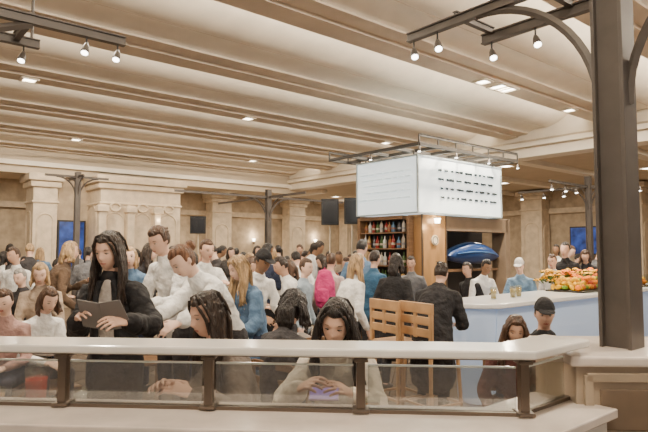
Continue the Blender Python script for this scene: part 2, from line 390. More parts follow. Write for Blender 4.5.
p=ray(268,250,14.5); steelcol((p.x,p.y),3.15,.13,[(1,0),(-1,0),(0,1),(0,-1)],2.95,0,'distant dark steel column with curved bracket arms',.6,2.6)
p=ray(590,250,13); steelcol((p.x,p.y),3.3,.12,[(1,0),(-1,0),(0,1),(0,-1)],3.05,0,'distant dark steel column with curved bracket arms and spotlights',.5,1.8)
for a in(-1.7,-1.1,-.6,.6,1.1,1.7):
    for ax in(AU,AV):
        s_=p+ax*a; spot((s_.x,s_.y,3.02),0,.2,.05,1.2)

# ---------------- bar island ----------------
cu,cv=4.72,3.19
ct=empty('bar_counter',G(cu,cv,0),GR,label='long curved glossy pale blue bar counter with white top',cat='bar counter')
pf=[(.50,.03),(.16,.03)]+[(.16-.15*math.sin(k/10*math.pi/2),.08+.90*k/10) for k in range(11)]+[(.04,1.00),(.55,1.00)]
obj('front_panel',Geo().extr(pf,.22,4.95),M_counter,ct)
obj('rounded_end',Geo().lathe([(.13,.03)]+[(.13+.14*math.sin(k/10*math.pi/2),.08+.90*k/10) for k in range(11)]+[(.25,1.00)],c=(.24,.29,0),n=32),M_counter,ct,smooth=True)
wt=[(5.1,-.06),(5.1,.66),(.28,.66)]+[(.28-.36*math.sin(k/12*math.pi),.30+.36*math.cos(k/12*math.pi)) for k in range(1,12)]+[(.28,-.06)]
g=Geo(); n_=len(wt); g.add([(x,y,1.00) for x,y in wt]+[(x,y,1.05) for x,y in wt],[(i,(i+1)%n_,n_+(i+1)%n_,n_+i) for i in range(n_)]+[tuple(range(n_)),tuple(range(n_,2*n_))])
obj('worktop',g,M_white,ct,bevel=.012)
obj('kick_plate',Geo().box((2.6,.33,.015),(4.6,.40,.03)),M_black,ct)
obj('foot_rail',Geo().tube([(-.1,-.10,.2),(5,-.10,.2)],[.02]*2,n=8,flat=True),M_brass,ct)
DU=3.25; DW=2.2
dc=empty('display_case',G(cu+DU,cv+.3,1.05),GR,label='low glass fronted produce display on the counter',cat='display case')
obj('tray',Geo().box((0,0,.01),(DW,.5,.02)),M_black,dc,bevel=.005)
obj('glass_front',Geo().box((0,-.26,.09),(DW,.008,.18)),M_glass,dc)
fm=[mat('orange_peel',(.78,.22,.01),.75,spec=.2),mat('lemon_peel',(.80,.44,.015),.75,spec=.2),mat('lime_peel',(.18,.30,.03),.75,spec=.2),mat('apple_skin',(.45,.06,.02),.6,spec=.2)]
fn=['orange','lemon','lime','apple']; proto=[]
fr=[[(.002,-.036),(.02,-.032),(.034,-.015),(.037,0),(.034,.015),(.02,.032),(.006,.034),(.002,.031)],[(.002,-.046),(.008,-.042),(.024,-.026),(.031,0),(.024,.026),(.008,.042),(.002,.047)],[(.002,-.038),(.018,-.028),(.028,0),(.018,.028),(.002,.038)],[(.006,-.030),(.02,-.034),(.034,-.01),(.036,.01),(.026,.03),(.012,.032),(.003,.024)]]
for i in range(4):
    m=bpy.data.meshes.new(fn[i]); gg=Geo().lathe(fr[i],n=14); m.from_pydata(gg.v,[],gg.f); m.materials.append(fm[i]); m.polygons.foreach_set('use_smooth',[True]*len(m.polygons)); proto.append(m)
def putfruit(du,dv,z,k):
    o=bpy.data.objects.new(fn[k],proto[k]); COL.objects.link(o)
    o.location=G(cu+DU+du,cv+.3+dv,z); o.rotation_euler=(random.random()*1.5,random.random()*1.5,random.random()*6)
    tag(o,'ripe %s heaped in the counter display'%fn[k],'fruit','fruit heaped in the counter display')
for heap in range(6):
    hu=-.92+heap*.365; kk=[1,0,2,1,0,1][heap]
    for lay,(nx_,ny_) in enumerate(((5,5),(4,4),(3,3))):
        for a in range(nx_):
            for b in range(ny_):
                if lay==1 and 0<a<2 and 0<b<2: continue
                putfruit(hu+(a-(nx_-1)/2)*.072+random.uniform(-.01,.01),(b-(ny_-1)/2)*.080+random.uniform(-.01,.01),1.107+lay*.045,kk if random.random()<.65 else random.choice((0,1,1,0,2,2,3)))
M_leaf=mat('green_leaf',(.09,.16,.035),.6); M_yel=mat('yellow_petal',(.85,.45,.03),.7,spec=.2); M_org=mat('orange_petal',(.85,.22,.02),.7,spec=.2)
def bouquet(u,v,mp,lab):
    e=empty('flower_vase',G(u,v,1.05),0,label=lab,cat='flower vase')
    obj('vase',Geo().lathe([(.03,0),(.05,.03),(.05,.08),(.03,.11),(.036,.13)]),M_white,e,smooth=True)
    gs=Geo(); gf=Geo(); gl=Geo()
    for k in range(26):
        a=random.random()*6.28; r=.03+random.random()*.18; h=.14+random.random()*.14; t=Vector((r*math.cos(a),r*math.sin(a),h))
        gs.cyl((0,0,.10),t,.004,5)
        for j in range(6):
            b=j*1.05; R=Matrix.Rotation(b,3,'Z')@Matrix.Rotation(.5,3,'Y'); gf.ell(t+R@Vector((.028,0,0)),(.028,.018,.007),R,8,5)
        for j in range(2): gl.ell(Vector((t.x*(.8+.3*j),t.y*.8,h*(.7+.2*j))),(.045,.017,.004),Matrix.Rotation(a+j,3,'Z')@Matrix.Rotation(-.6,3,'Y'),8,5)
    for nm,gg,mm in(('stems',gs,M_leaf),('blossoms',gf,mp),('leaves',gl,M_leaf)): obj(nm,gg,mm,e,kind='stuff')
for k in range(5): bouquet(cu+2.35+k*.45,cv+.60,[M_yel,M_org][k%2],'white vase of %s flowers behind the fruit display'%['yellow','orange'][k%2])

tu,tv_=6.9,5.96
tw=empty('bar_tower',G(tu,tv_,0),GR,label='central bar tower of golden brown wood and dark panels',cat='bar tower')
obj('core',Geo().box((1.45,.90,1.07),(2.3,.8,2.14)),M_dark,tw,bevel=.01)
obj('wood_pier',Geo().box((.43,.10,1.08),(.62,.30,2.16)),M_copper,tw,bevel=.01)
for dx in(.125,.735): obj('pier_edge_strip',Geo().box((dx,-.055,1.08),(.03,.02,2.16)),M_brass,tw)
obj('header_panel',Geo().box((1.70,.10,2.03),(1.9,.30,.26)),M_pedi,tw,bevel=.01)
obj('end_pier',Geo().box((2.62,.10,1.08),(.16,.30,2.16)),M_pedi,tw,bevel=.01)
obj('back_shelf',Geo().box((1.65,.28,1.22),(1.7,.34,.04)),M_wood,tw)
obj('cabinet_side',Geo().box((.04,.13,1.07),(.10,.06,2.14)),M_wood,tw); obj('cabinet_side',Geo().box((.13,1.28,1.07),(.3,.06,2.14)),M_wood,tw)
obj('cabinet_base',Geo().box((.13,.75,.5),(.3,1.0,1.0)),M_wood,tw); obj('cabinet_top',Geo().box((.13,.75,2.12),(.3,1.0,.06)),M_wood,tw)
obj('cabinet_back',Geo().box((.27,.75,1.55),(.02,1.0,1.1)),M_dark,tw)
for z in(1.02,1.31,1.60,1.87): obj('shelf',Geo().box((.13,.75,z),(.27,.98,.02)),M_wood,tw)
em=Geo().cyl((.43,-.055,1.74),(.43,-.075,1.74),.085,20); obj('round_emblem',em,mat('pale_emblem',(.75,.66,.5),.4),tw)
em=Geo(); em.tube([(.43+.062*math.cos(a*math.pi/10),-.078,1.74+.062*math.sin(a*math.pi/10)) for a in range(21)],[.006]*21,side=(0,1,0),n=6,flat=True); obj('emblem_ring',em,M_dark,tw)
obj('pier_lamp',Geo().lathe([(.04,0),(.055,.08),(.05,.08),(.03,.01)],c=(.43,-.12,2.02)),M_lamp,tw)
l=bpy.data.lights.new('pier_bulb','POINT'); l.energy=5; l.color=(1,.75,.45); l.shadow_soft_size=.05
lo=bpy.data.objects.new('pier_bulb',l); COL.objects.link(lo); lo.location=G(tu+.43,tv_-.30,1.96)
bs=empty('blue_hood',G(tu+1.74,tv_+.20,1.24),GR,label='rounded deep blue hood inside a dark bar recess',cat='bar hood')
n=20; g=Geo()
P=[Vector((-.74+1.48*t,-.02-.05*math.sin(t*math.pi),.24+.06*math.sin(t*3.0)-.03*t)) for t in [k/n for k in range(n+1)]]
g.tube(P,[(.12+.04*math.sin(k/n*3.14),.03+.17*math.sin(k/n*3.14)**.6) for k in range(n+1)],side=(0,1,0),n=20); obj('hood',g,M_swoosh,bs,smooth=True)
g=Geo(); P=[p_+Vector((0,-.15,.02)) for p_ in P[2:-2]]; g.tube(P,[(.02,.006+.010*math.sin(k/(n-4)*3.14)) for k in range(n-3)],side=(0,1,0),n=10); obj('highlight_trim',g,mat('mid_blue_lacquer',(.05,.13,.30),.3),bs,smooth=True)
bc=[(.05,.10,.03),(.22,.09,.025),(.45,.40,.33),(.24,.025,.02),(.36,.22,.07),(.04,.04,.05),(.5,.5,.48),(.08,.15,.24)]
bp=[[(.033,0),(.034,.02),(.034,.15),(.012,.19),(.011,.24),(.014,.25)],[(.036,0),(.038,.02),(.038,.12),(.028,.15),(.012,.17),(.012,.21),(.015,.22)],[(.028,0),(.030,.02),(.031,.17),(.018,.2),(.011,.22),(.012,.26)]]
bm_=[]
for i,c in enumerate(bc):
    m=bpy.data.meshes.new('bottle'); gg=Geo().lathe(bp[i%3],n=12); gl_=Geo().lathe([(bp[i%3][1][0]+.001,.06),(bp[i%3][1][0]+.001,.10)],n=12)
    gg.m=[0]*len(gg.f); gg.add(gl_.v,gl_.f[:-2],1)
    m.from_pydata(gg.v,[],gg.f); m.materials.append(mat('bottle_glass_%s'%'abcdefgh'[i],c,.08)); m.materials.append(mat('bottle_label_%s'%'abc'[i%3],[(.40,.35,.26),(.20,.07,.05),(.25,.25,.27)][i%3],.6)); m.polygons.foreach_set('material_index',gg.m); m.polygons.foreach_set('use_smooth',[True]*len(m.polygons)); bm_.append(m)
bn=['green','amber','pale','dark red','golden','black','clear','bluish']
for z in(1.03,1.32,1.61,1.88):
    for k in range(10):
        i=random.randrange(8)
        o=bpy.data.objects.new('bottle',bm_[i]); COL.objects.link(o); o.location=G(tu+.04+random.random()*.05,tv_+.31+k*.096+random.uniform(-.006,.006),z); sc=random.uniform(.82,1.0); o.scale=(1,1,sc if z<1.8 else .8)
        tag(o,'%s glass liquor bottle on the bar shelf'%bn[i],'bottle','liquor bottles on the bar shelves')
sg=empty('menu_sign',G(tu-.05,tv_-.12,2.18),GR,label='white lit box sign with rows of dark menu lettering',cat='sign')
W,D,Hh=2.35,1.4,.92
obj('light_box',Geo().box((W/2,D/2,Hh/2),(W,D,Hh)),M_signw,sg,bevel=.008)
g=Geo()
for x,y in((0,0),(W,0),(0,D),(W,D)): g.box((x,y,Hh/2),(.03,.03,Hh+.02))
for z in(0,Hh): g.box((W/2,0,z),(W,.03,.025)).box((W/2,D,z),(W,.03,.025)).box((0,D/2,z),(.03,D,.025)).box((W,D/2,z),(.03,D,.025))
obj('metal_frame',g,M_inkf,sg)
g=Geo(); random.seed(3)
for r,z in enumerate((.72,.57,.42,.27)):
    x=.50 if r<2 else .56
    while x<2.15:
        w=random.choice((.08,.12,.17,.22)); 
        if x+w>2.22: break
        xx=x
        while xx<x+w-.02:
            g.box((xx+.012,-.012,z+random.choice((0,.004))),(.015,.008,random.choice((.032,.044)))) ; xx+=.026
        x+=w+.05
obj('lettering',g,M_ink,sg,kind='stuff')
g=Geo()
for r,z in enumerate((.7,.6,.5,.38,.26)):
    y=.15
    while y<1.2:
        w=random.choice((.08,.14,.2)); g.box((-.012,y+w/2,z),(.008,w,.018)); y+=w+.06
obj('faint_lettering',g,mat('pale_ink',(.62,.71,.73),.6,emit=.45),sg,kind='stuff')
LW,LD=2.75,2.1; u_,v_=tu-.36,tv_-.42
pg=empty('overhead_metal_grid',G(u_,v_,3.20),GR,label='dark metal overhead grid with small lights above the sign',cat='metal grid')
M_grid=mat('dark_grid_metal',(.04,.035,.03),.5,.2)
g=Geo()
for k in range(7): g.box((LW*k/6,LD/2,0),(.04,LD,.05))
for k in range(5): g.box((LW/2,LD*k/4,0),(LW,.04,.05))
for k in(0,1):
    beam(g,(0,k*LD,.14),(LW,k*LD,.14),.03,.035)
for k in range(7):
    for y in(0,LD): g.box((LW*k/6,y,.07),(.02,.02,.14))
obj('grid',g,M_grid,pg)
for x in(.36,LW-.42):
    for y in(.42,LD-.42): obj('support_post',Geo().cyl((x,y,-.10),(x,y,0),.015,8),M_grid,pg)
for k in range(7):
    for y in(0,LD/2):
        if k%2==0:
            p=G(u_+LW*k/6,v_+y,3.18); spot((p.x,p.y,p.z),0,.1,.03)

# ---------------- furniture ----------------
def stool(x,y,r,label='mid brown wooden bar stool with broad slatted back'):
    e=empty('bar_stool',(x,y,0),r,label=label,cat='stool',group='bar stools')
    obj('seat',Geo().box((0,0,.74),(.40,.36,.05)),M_wood2,e,bevel=.015)
    for sx in(-1,1):
        for sy in(-1,1):
            obj('leg',Geo().tube([(sx*.16,sy*.15,.73),(sx*.19,sy*.18,.01)],[.018,.014],n=8,flat=True),M_wood2,e)
    for sx in(-1,1): obj('back_post',Geo().box((sx*.19,.17,.93),(.035,.03,.36)),M_wood2,e,bevel=.004)
    obj('backrest',Geo().box((0,.17,1.09),(.42,.035,.09)).box((0,.17,.985),(.36,.022,.07)).box((0,.17,.885),(.36,.022,.07)).box((0,.175,.98),(.04,.018,.28)),M_wood2,e,bevel=.006)
    obj('foot_ring',Geo().box((0,-.175,.28),(.36,.02,.02)).box((0,.175,.28),(.36,.02,.02)).box((-.185,0,.28),(.02,.34,.02)).box((.185,0,.28),(.02,.34,.02)),M_wood2,e)
def chair(x,y,r,label='dark wooden dining chair',sh=.45):
    e=empty('dining_chair',(x,y,0),r,label=label,cat='chair',group='dining chairs')
    obj('seat',Geo().box((0,0,sh-.02),(.42,.42,.04)),M_wood,e,bevel=.012)
    for sx in(-1,1):
        for sy in(-1,1): obj('leg',Geo().box((sx*.18,sy*.18,(sh-.04)/2),(.032,.032,sh-.04)),M_wood,e)
    g=Geo()
    for sx in(-1,1): g.box((sx*.185,.21,sh+.18),(.03,.025,.40))
    for z in(.15,.25,.36): g.box((0,.21,sh+z),(.36,.018,.05))
    obj('backrest',g,M_wood,e,bevel=.005)
def table(x,y,w,dp,r=0,h=.75,label='small square stone topped dining table'):
    e=empty('dining_table',(x,y,0),r,label=label,cat='table',group='dining tables')
    obj('tabletop',Geo().box((0,0,h-.02),(w,dp,.04)),M_tabl,e,bevel=.008)
    obj('pedestal_stem',Geo().cyl((0,0,.03),(0,0,h-.04),.035,14),M_black,e)
    obj('foot',Geo().lathe([(.24,0),(.24,.012),(.05,.03),(.035,.06)],n=20),M_black,e,smooth=True)
M_tabl=mat('stone_table_top',(.30,.25,.21),.25,var=.12,scale=5)
def face(dirv): return math.atan2(dirv.y,dirv.x)+math.pi/2
for px,d in((399,5.15),(430,4.92)):
    p=ray(px,250,d); stool(p.x,p.y,face(AU)-.15)

# ---------------- people ----------------
SK={'a':(.68,.43,.32),'b':(.56,.34,.24),'c':(.74,.50,.39),'d':(.30,.17,.10)}
def skin(k): return mat('skin_'+k,SK[k],.5,var=.06,scale=20,spec=.3)
M_lip=mat('lips',(.46,.15,.13),.45); M_eye=mat('eye_white',(.66,.62,.58),.2); M_iris=mat('iris',(.03,.02,.015),.15)
def hairmat(n,c): return mat('hair_'+n,c,.40,var=.55,scale=14,bump=1.0,bscale=30,stretch=(3,3,.6))
HC={'black':(.014,.010,.009),'dark':(.026,.015,.010),'brown':(.07,.035,.019),'red':(.14,.06,.027),'blond':(.40,.26,.13),'grey':(.28,.26,.24)}
S=lambda x: np.clip(x,0,1)**2*(3-2*np.clip(x,0,1))
def headverts(n,feat=True):
    nx,ny,nz=n[:,0],n[:,1],n[:,2]; az=np.abs(nz)
    ratio=np.sqrt(np.maximum(1e-6,1-az**2.4))/np.sqrt(np.maximum(1e-6,1-az**2)); ratio=np.where(az>.9999,1.1,ratio)
    lo=np.clip(-nz,0,1)
    x=.072*nx*ratio*(1-.26*lo); y=.096*ny*ratio*np.where(ny>0,1-.28*lo,1.0); z=.120*nz
    y=y-np.where(ny<0,.012*np.clip(lo-.25,0,1),0)
    if feat:
        fr=np.clip(-ny*1.4,0,1)
        ns=np.exp(-(x/.011)**2)*(1.0*np.exp(-((z+.030)/.012)**2)+.5*np.exp(-((z+.006)/.018)**2))
        y=y-.022*ns*fr
        for sg in(-1,1): y=y+.011*fr*np.exp(-(((x-sg*.030)/.016)**2+((z-.006)/.010)**2))
        for sg in(-1,1): y=y-.004*fr*np.exp(-(((x-sg*.042)/.016)**2+((z+.028)/.016)**2))
        y=y-.004*fr*np.exp(-((z-.028)/.009)**2)
        y=y-.008*fr*np.exp(-(x/.018)**2-((z+.062)/.009)**2)
        y=y-.008*fr*np.exp(-(x/.020)**2-((z+.100)/.014)**2)
    return np.stack([x,y,z],1)
def spheredirs(nn,h):
    vs=[];fs=[]
    for i in range(1,h):
        th=math.pi*i/h
        for j in range(nn):
            a=2*math.pi*j/nn; vs.append((math.sin(th)*math.cos(a),math.sin(th)*math.sin(a),math.cos(th)))
    vs+= [(0,0,1),(0,0,-1)]
    for i in range(h-2):
        for j in range(nn):
            k=(j+1)%nn; fs.append((i*nn+j,(i+1)*nn+j,(i+1)*nn+k,i*nn+k))
    T=len(vs)-2;B=T+1
    for j in range(nn):
        k=(j+1)%nn; fs.append((T,j,k)); fs.append((B,(h-2)*nn+k,(h-2)*nn+j))
    return np.array(vs),fs
DIRS=spheredirs(40,30)
BAKE=[]
def remobj(name,geo,m,vox,parent=None,smooth_it=2,**k):
    o=obj(name,geo,m,parent,**k)
    r=o.modifiers.new('r','REMESH'); r.mode='VOXEL'; r.voxel_size=vox; r.use_smooth_shade=True
    if smooth_it:
        s=o.modifiers.new('s','SMOOTH'); s.factor=.5; s.iterations=smooth_it
    BAKE.append(o); return o
def ik(a,b,l1,l2,pole):
    d=b-a; L=d.length
    if L>(l1+l2)*.985: b=a+d.normalized()*(l1+l2)*.985; d=b-a; L=d.length
    if L<.08: L=.08
    c=(l1*l1+L*L-l2*l2)/(2*L); h=math.sqrt(max(0,l1*l1-c*c)); u=d.normalized(); p=pole-u*u.dot(pole); p.normalize()
    return a+u*c+p*h, b
def hand(g,w,fd,pn,sg,s,curl=.5,q=2):
    fd=fd.normalized(); pn=(pn-fd*fd.dot(pn)).normalized(); sd=fd.cross(pn).normalized()
    th=sd if sd.dot(Vector((-sg,0,.2)))>0 else -sd
    g.tube([w-fd*.01,w+fd*.03*s,w+fd*.085*s],[(.022*s,.017*s),(.034*s,.015*s),(.038*s,.012*s)],side=sd,n=12)
    L=[.062,.075,.070,.055]
    for i in range(4):
        o=(1.5-i); b=w+fd*.085*s+th*(o*.0205*s); d=(fd+th*o*.07).normalized(); P=[b-d*.01,b]; a=0
        for j,fr in enumerate((.45,.32,.23)):
            a+=curl*(.6 if j==0 else .8); dd=(d*math.cos(a)+pn*math.sin(a)); P.append(P[-1]+dd*L[i]*fr*s*1.25)
        g.tube(P,[.0085*s,.0085*s,.0080*s,.0073*s,.0066*s],side=sd,n=8)
    b=w+fd*.025*s+th*.028*s; d=(fd*.65+th*.7+pn*.25).normalized(); d2=(fd*.95+th*.2+pn*.45).normalized()
    g.tube([b-th*.012*s,b+d*.035*s,b+d*.035*s+d2*.028*s,b+d*.035*s+d2*.052*s],[.012*s,.0105*s,.0092*s,.0078*s],side=pn,n=8)
def skel(s,pose,seat,lean,hunch,sidel,hp,hy,hr,opt):
    k={}
    pz=.92*s if pose=='stand' else seat+.10*s
    N=12; p=Vector((0,0,pz)); sp=[p.copy()]; ds=[]
    for i in range(N):
        a=lean+hunch*(i+.5)/N; d=Vector((math.sin(sidel),-math.sin(a),math.cos(a))).normalized(); ds.append(d); p=p+d*(.49*s/N); sp.append(p.copy())
    k['sp']=sp; k['ds']=ds; nd=(ds[-1]+Vector((0,-math.sin(hp*.6),math.cos(hp*.6)))).normalized()
    Rh=Matrix.Rotation(hy,3,'Z')@Matrix.Rotation(hp,3,'X')@Matrix.Rotation(hr,3,'Y')
    nt=sp[-1]+nd*.082*s; k['nt']=nt; hc=nt+(Rh@Vector((0,-.012,.088)))*s; k['hc']=hc; k['Rh']=Rh
    k['top']=hc.z+.118*s
    return k
def spt(k,t):
    sp=k['sp']; N=len(sp)-1
    if t<=0: return sp[0]+k['ds'][0]*(t*.49)
    if t>=1: return sp[-1]+k['ds'][-1]*((t-1)*.49)
    i=min(N-1,int(t*N)); return sp[i].lerp(sp[i+1],t*N-i)
TT=[-.22,-.08,.06,.25,.5,.72,.84,.93,1.0]
RX=[.12,.155,.152,.125,.138,.152,.142,.10,.055]; RY=[.085,.105,.105,.09,.105,.102,.088,.070,.052]
HM={}; PLACED=[]; FOLD=[]
def person(px,d,top=None,pose='stand',seat=.45,rot=0,lean=0,hunch=12,side=0,head=(5,0,0),arms=None,topc=('grey',(.3,.3,.3)),bot=('navy',(.03,.035,.06)),
           hair='short',hc='dark',sk='a',q=1,label='',fat=1.0,coat=False,hood=False,inner=None,cap=None,curl=.5,vox=None,bag=False,HS=.93,vol=1.0,zip_=False):
    rot=rad(rot); lean=rad(lean);hunch=rad(hunch);sidel=rad(side); hp,hy,hr=[rad(a) for a in head]
    H=ray(px,250,d)
    zt=ray(px,top,d).z; k1=skel(1.0,pose,0,lean,hunch,sidel,hp,hy,hr,None)['top']
    s=(zt-(seat if pose!='stand' else 0))/k1; s=min(1.08,max(.80 if pose=='stand' else .78,s))
    k=skel(s,pose,seat,lean,hunch,sidel,hp,hy,hr,None)
    Rz=Matrix.Rotation(rot,3,'Z'); hl=Rz@k['hc']; base=Vector((H.x-hl.x,d-hl.y,0))
    PLACED.append((base.x,base.y))
    toL=lambda w: Rz.inverted()@(w-base)
    V=vox or {3:.0050,2:.008,1:.012,0:.02}[q]; VC={3:.009,2:.012,1:.016,0:.024}[q]
    hs=s*HS
    b=Geo(); xs=(1,0,0)
    P=[spt(k,t) for t in TT]
    b.tube(P,[(rx*s*fat,ry*s*fat) for rx,ry in zip(RX,RY)],side=xs,n=20)
    b.tube([spt(k,.93),k['sp'][-1],k['nt'],k['hc']-k['Rh']@Vector((0,-.012,.03))*s],[.054*s,.048*s,.046*s,.046*s],side=xs,n=14)
    hv=headverts(DIRS[0])*hs; R=np.array(k['Rh']); hw=hv@R.T+np.array(k['hc']); b.add([tuple(v) for v in hw],DIRS[1])
    for sg in(-1,1): b.ell(k['hc']+k['Rh']@Vector((sg*.072,.008,-.006))*hs,(.010*hs,.017*hs,.030*hs),k['Rh']@Matrix.Rotation(-sg*.3,3,'Z'),10,8)
    shp=spt(k,.84); g_top=Geo(); 
    infl=.014 if not coat else .020
    for i,sg in enumerate((-1,1)):
        S0=shp+Vector((sg*.155*s*fat,0,-.005)); tgt=(.05,.06,-.47); pole=Vector((sg*.45,.7,-.5)); pn=Vector((-sg,0,0)) 
        if arms and arms[i] is not None: tgt=arms[i]
        if isinstance(tgt,Vector): Wt=toL(tgt)
        else: Wt=S0+Vector((sg*tgt[0],-tgt[1],tgt[2]))*s
        El,Wt=ik(S0,Wt,.285*s,.245*s,pole)
        fd=(Wt-El).normalized()
        if arms and arms[i] is not None: pn=Vector((-sg*.5,.25,-.8)); fd=(fd+Vector((-sg*.25,-.25,0))).normalized()
        b.tube([shp+Vector((sg*.08*s,0,0)),S0,S0.lerp(El,.5),El,El.lerp(Wt,.35),Wt],[.046*s,.046*s,.038*s,.033*s,.034*s,.022*s],side=(0,1,.1),n=12)
        hand(b,Wt,fd,pn,sg,s,curl)
        g_top.tube([shp+Vector((sg*.07*s,0,0)),S0,S0.lerp(El,.5),El,El.lerp(Wt,.4),El.lerp(Wt,.93)],[(.050+infl*.6)*s,(.047+infl)*s,(.041+infl)*s,(.037+infl)*s,(.035+infl)*s,(.028+infl*.7)*s],side=(0,1,.1),n=14)
        if q>=2:
            for tt in(.86,.72): 
                c_=S0.lerp(El,tt); dd=(El-S0).normalized(); g_top.tube([c_-dd*.008,c_+dd*.008],[(.044+infl)*s]*2,side=(0,1,.1),n=14)
            for tt in(.18,.62,.80):
                c_=El.lerp(Wt,tt); dd=(Wt-El).normalized(); g_top.tube([c_-dd*.006,c_+dd*.006],[(.043+infl-.008*tt)*s]*2,side=(0,1,.1),n=14)
    pz=k['sp'][0].z; g_bot=Geo(); legs=[]
    for sg in(-1,1):
        hip=Vector((sg*.085*s,0,pz-.03*s))
        if pose=='stand': kn=Vector((sg*.10*s,-.02*s,.49*s)); an=Vector((sg*.11*s,.015*s,.085*s))
        else: kn=Vector((sg*.11*s,-.40*s,pz-.02)); an=Vector((sg*.11*s,-.34*s,.085))
        b.tube([hip,hip.lerp(kn,.5),kn,kn.lerp(an,.35),an],[.080*s,.068*s,.050*s,.052*s,.034*s],side=(1,0,0),n=12)
        b.tube([an+Vector((0,.03*s,-.035)),an+Vector((0,-.06*s,-.045)),an+Vector((0,-.13*s,-.055))],[(.034*s,.03*s),(.04*s,.026*s),(.034*s,.016*s)],side=(1,0,0),n=10)
        g_bot.tube([hip,hip.lerp(kn,.5),kn,kn.lerp(an,.4),kn.lerp(an,.93)],[.094*s,.080*s,.064*s,.062*s,.052*s],side=(1,0,0),n=14)
        legs.append(an)
    root=remobj('person',b,skin(sk),V,None,1,label=label,cat='person'); root.location=base; root.rotation_euler=(0,0,rot)
    HM[root.name]=(k['hc'].copy(),k['Rh'].copy(),hs,q)
    g_bot.tube([spt(k,-.20),spt(k,-.08),spt(k,.10),spt(k,.16)],[(.13*s*fat,.10*s*fat),(.165*s*fat,.118*s*fat),(.160*s*fat,.116*s*fat),(.15*s*fat,.108*s*fat)],side=xs,n=20)
    remobj('trousers',g_bot,cloth(*bot),VC,root)
    a0=-.16 if not coat else -.24
    T2=[a0,-.06,.08,.25,.5,.72,.84,.92,.965]; 
    rx=np.interp(T2,TT,RX)+infl; ry=np.interp(T2,TT,RY)+infl; rx[0]=.164+infl*.7; ry[0]=.118+infl*.8
    if coat: rx[3]+=.012; ry[3]+=.012
    rx[-1]=.078; ry[-1]=.068
    g_top.tube([spt(k,t) for t in T2],[(a*s*fat,c*s*fat) for a,c in zip(rx,ry)],side=xs,n=24)
    if coat and pose=='stand':
        p0=spt(k,-.05); g_top.tube([p0,Vector((0,0.01,pz-.2*s)),Vector((0,.01,pz-.42*s))],[(.178*s*fat,.135*s*fat),(.188*s*fat,.145*s*fat),(.198*s*fat,.15*s*fat)],side=xs,n=24)
    if hood: g_top.tube([spt(k,.94)+Vector((-.085*s,.03*s,.01)),spt(k,.97)+Vector((-.06*s,.075*s,.0)),spt(k,.97)+Vector((.06*s,.075*s,0)),spt(k,.94)+Vector((.085*s,.03*s,.01))],[.03*s,.045*s,.045*s,.03*s],side=(0,0,1),n=12)
    ctop=k['ds'][-1]
    c0=spt(k,.95); g_top.tube([c0,c0+ctop*.030*s],[(.072*s,.066*s),(.064*s,.060*s)],side=xs,n=18)
    tob=remobj('jacket' if coat else 'shirt',g_top,cloth(*topc),VC,root)
    if q>=2: FOLD.append((tob,q))
    L=[.12,.4,.6,.78,.9,.975]; pr=np.interp(L,TT,RY)+infl+.003
    fw=k['ds'][6].cross(Vector((1,0,0))); fw=fw if fw.y<0 else -fw
    if inner:
        gi=Geo()
        gi.tube([spt(k,t)+fw*(r*s*fat-.008) for t,r in zip(L,pr)],[(.058*s,.016*s),(.058*s,.017*s),(.053*s,.018*s),(.048*s,.018*s),(.036*s,.016*s),(.022*s,.012*s)],side=xs,n=12)
        obj('inner_shirt',gi,cloth(*inner),root,smooth=True)
        for sg in(-1,1):
            gl=Geo().tube([spt(k,t)+fw*(r*s*fat+.004)+Vector((sg*w*s,0,0)) for t,r,w in zip(L,pr,(.066,.066,.062,.058,.052,.042))],[(.018*s,.008)]*6,side=xs,n=8)
            obj('lapel',gl,cloth(*topc),root,smooth=True)
    elif zip_:
        obj('zip',Geo().tube([spt(k,t)+fw*(r*s*fat) for t,r in zip(L[:-1],pr[:-1])],[(.005*s,.004)]*5,side=xs,n=8),M_brass,root,smooth=True)
    for an in legs:
        gs=Geo().tube([an+Vector((0,.045*s,-.045)),an+Vector((0,-.02*s,-.04)),an+Vector((0,-.10*s,-.052)),an+Vector((0,-.155*s,-.06))],[(.036*s,.034),(.042*s,.042),(.046*s,.03),(.036*s,.02)],side=xs,n=14)
        obj('shoe',gs,mat('shoe_leather',(.04,.035,.03),.5),root,smooth=True)
    # hair
    nrm=DIRS[0]; nx,ny,nz=nrm.T; hb=headverts(nrm,False)
    face_m=S((-ny-.10)/.25)*S((.60+.10*np.abs(nx)-nz)/.14)
    if hair in('short','cap'):
        low=np.maximum(S((-.30-nz)/.2), S((-.02-nz)/.15)*S((.22-ny)/.2))
        face_m=np.maximum(face_m,low)
    elif hair in('bun','pony'): face_m=np.maximum(face_m,np.maximum(S((-.45-nz)/.2),S((.0-nz)/.15)*S((.15-ny)/.2)))
    rng=np.random.RandomState(int(px*7+d*100)%10000)
    ph=rng.rand(3)*6
    nzv=.016*np.sin(nx*9+ph[0])*np.sin(ny*8+ph[1])+.012*np.sin(nz*13+ph[2]+nx*6)
    th=.105*vol+nzv*(1.8 if hc in('brown','red') and hair=='short' else 1)
    if hair=='bun' or hair=='pony': th=.075+nzv*.5
    sc_=1+th*(1-face_m)-.14*face_m
    hb=hb*sc_[:,None]; hb=hb@R.T*hs+np.array(k['hc'])
    gh=Geo(); gh.add([tuple(v) for v in hb],DIRS[1]); hcn=k['hc']; Rh=k['Rh']
    dn=Vector((0,0,-1)); back=Rh@Vector((0,1,0)); back.z=0; bk=back.normalized() if back.length>.1 else Vector((0,1,0))
    def hp_(x,y,z): return hcn+(Rh@Vector((x,y,z)))*hs
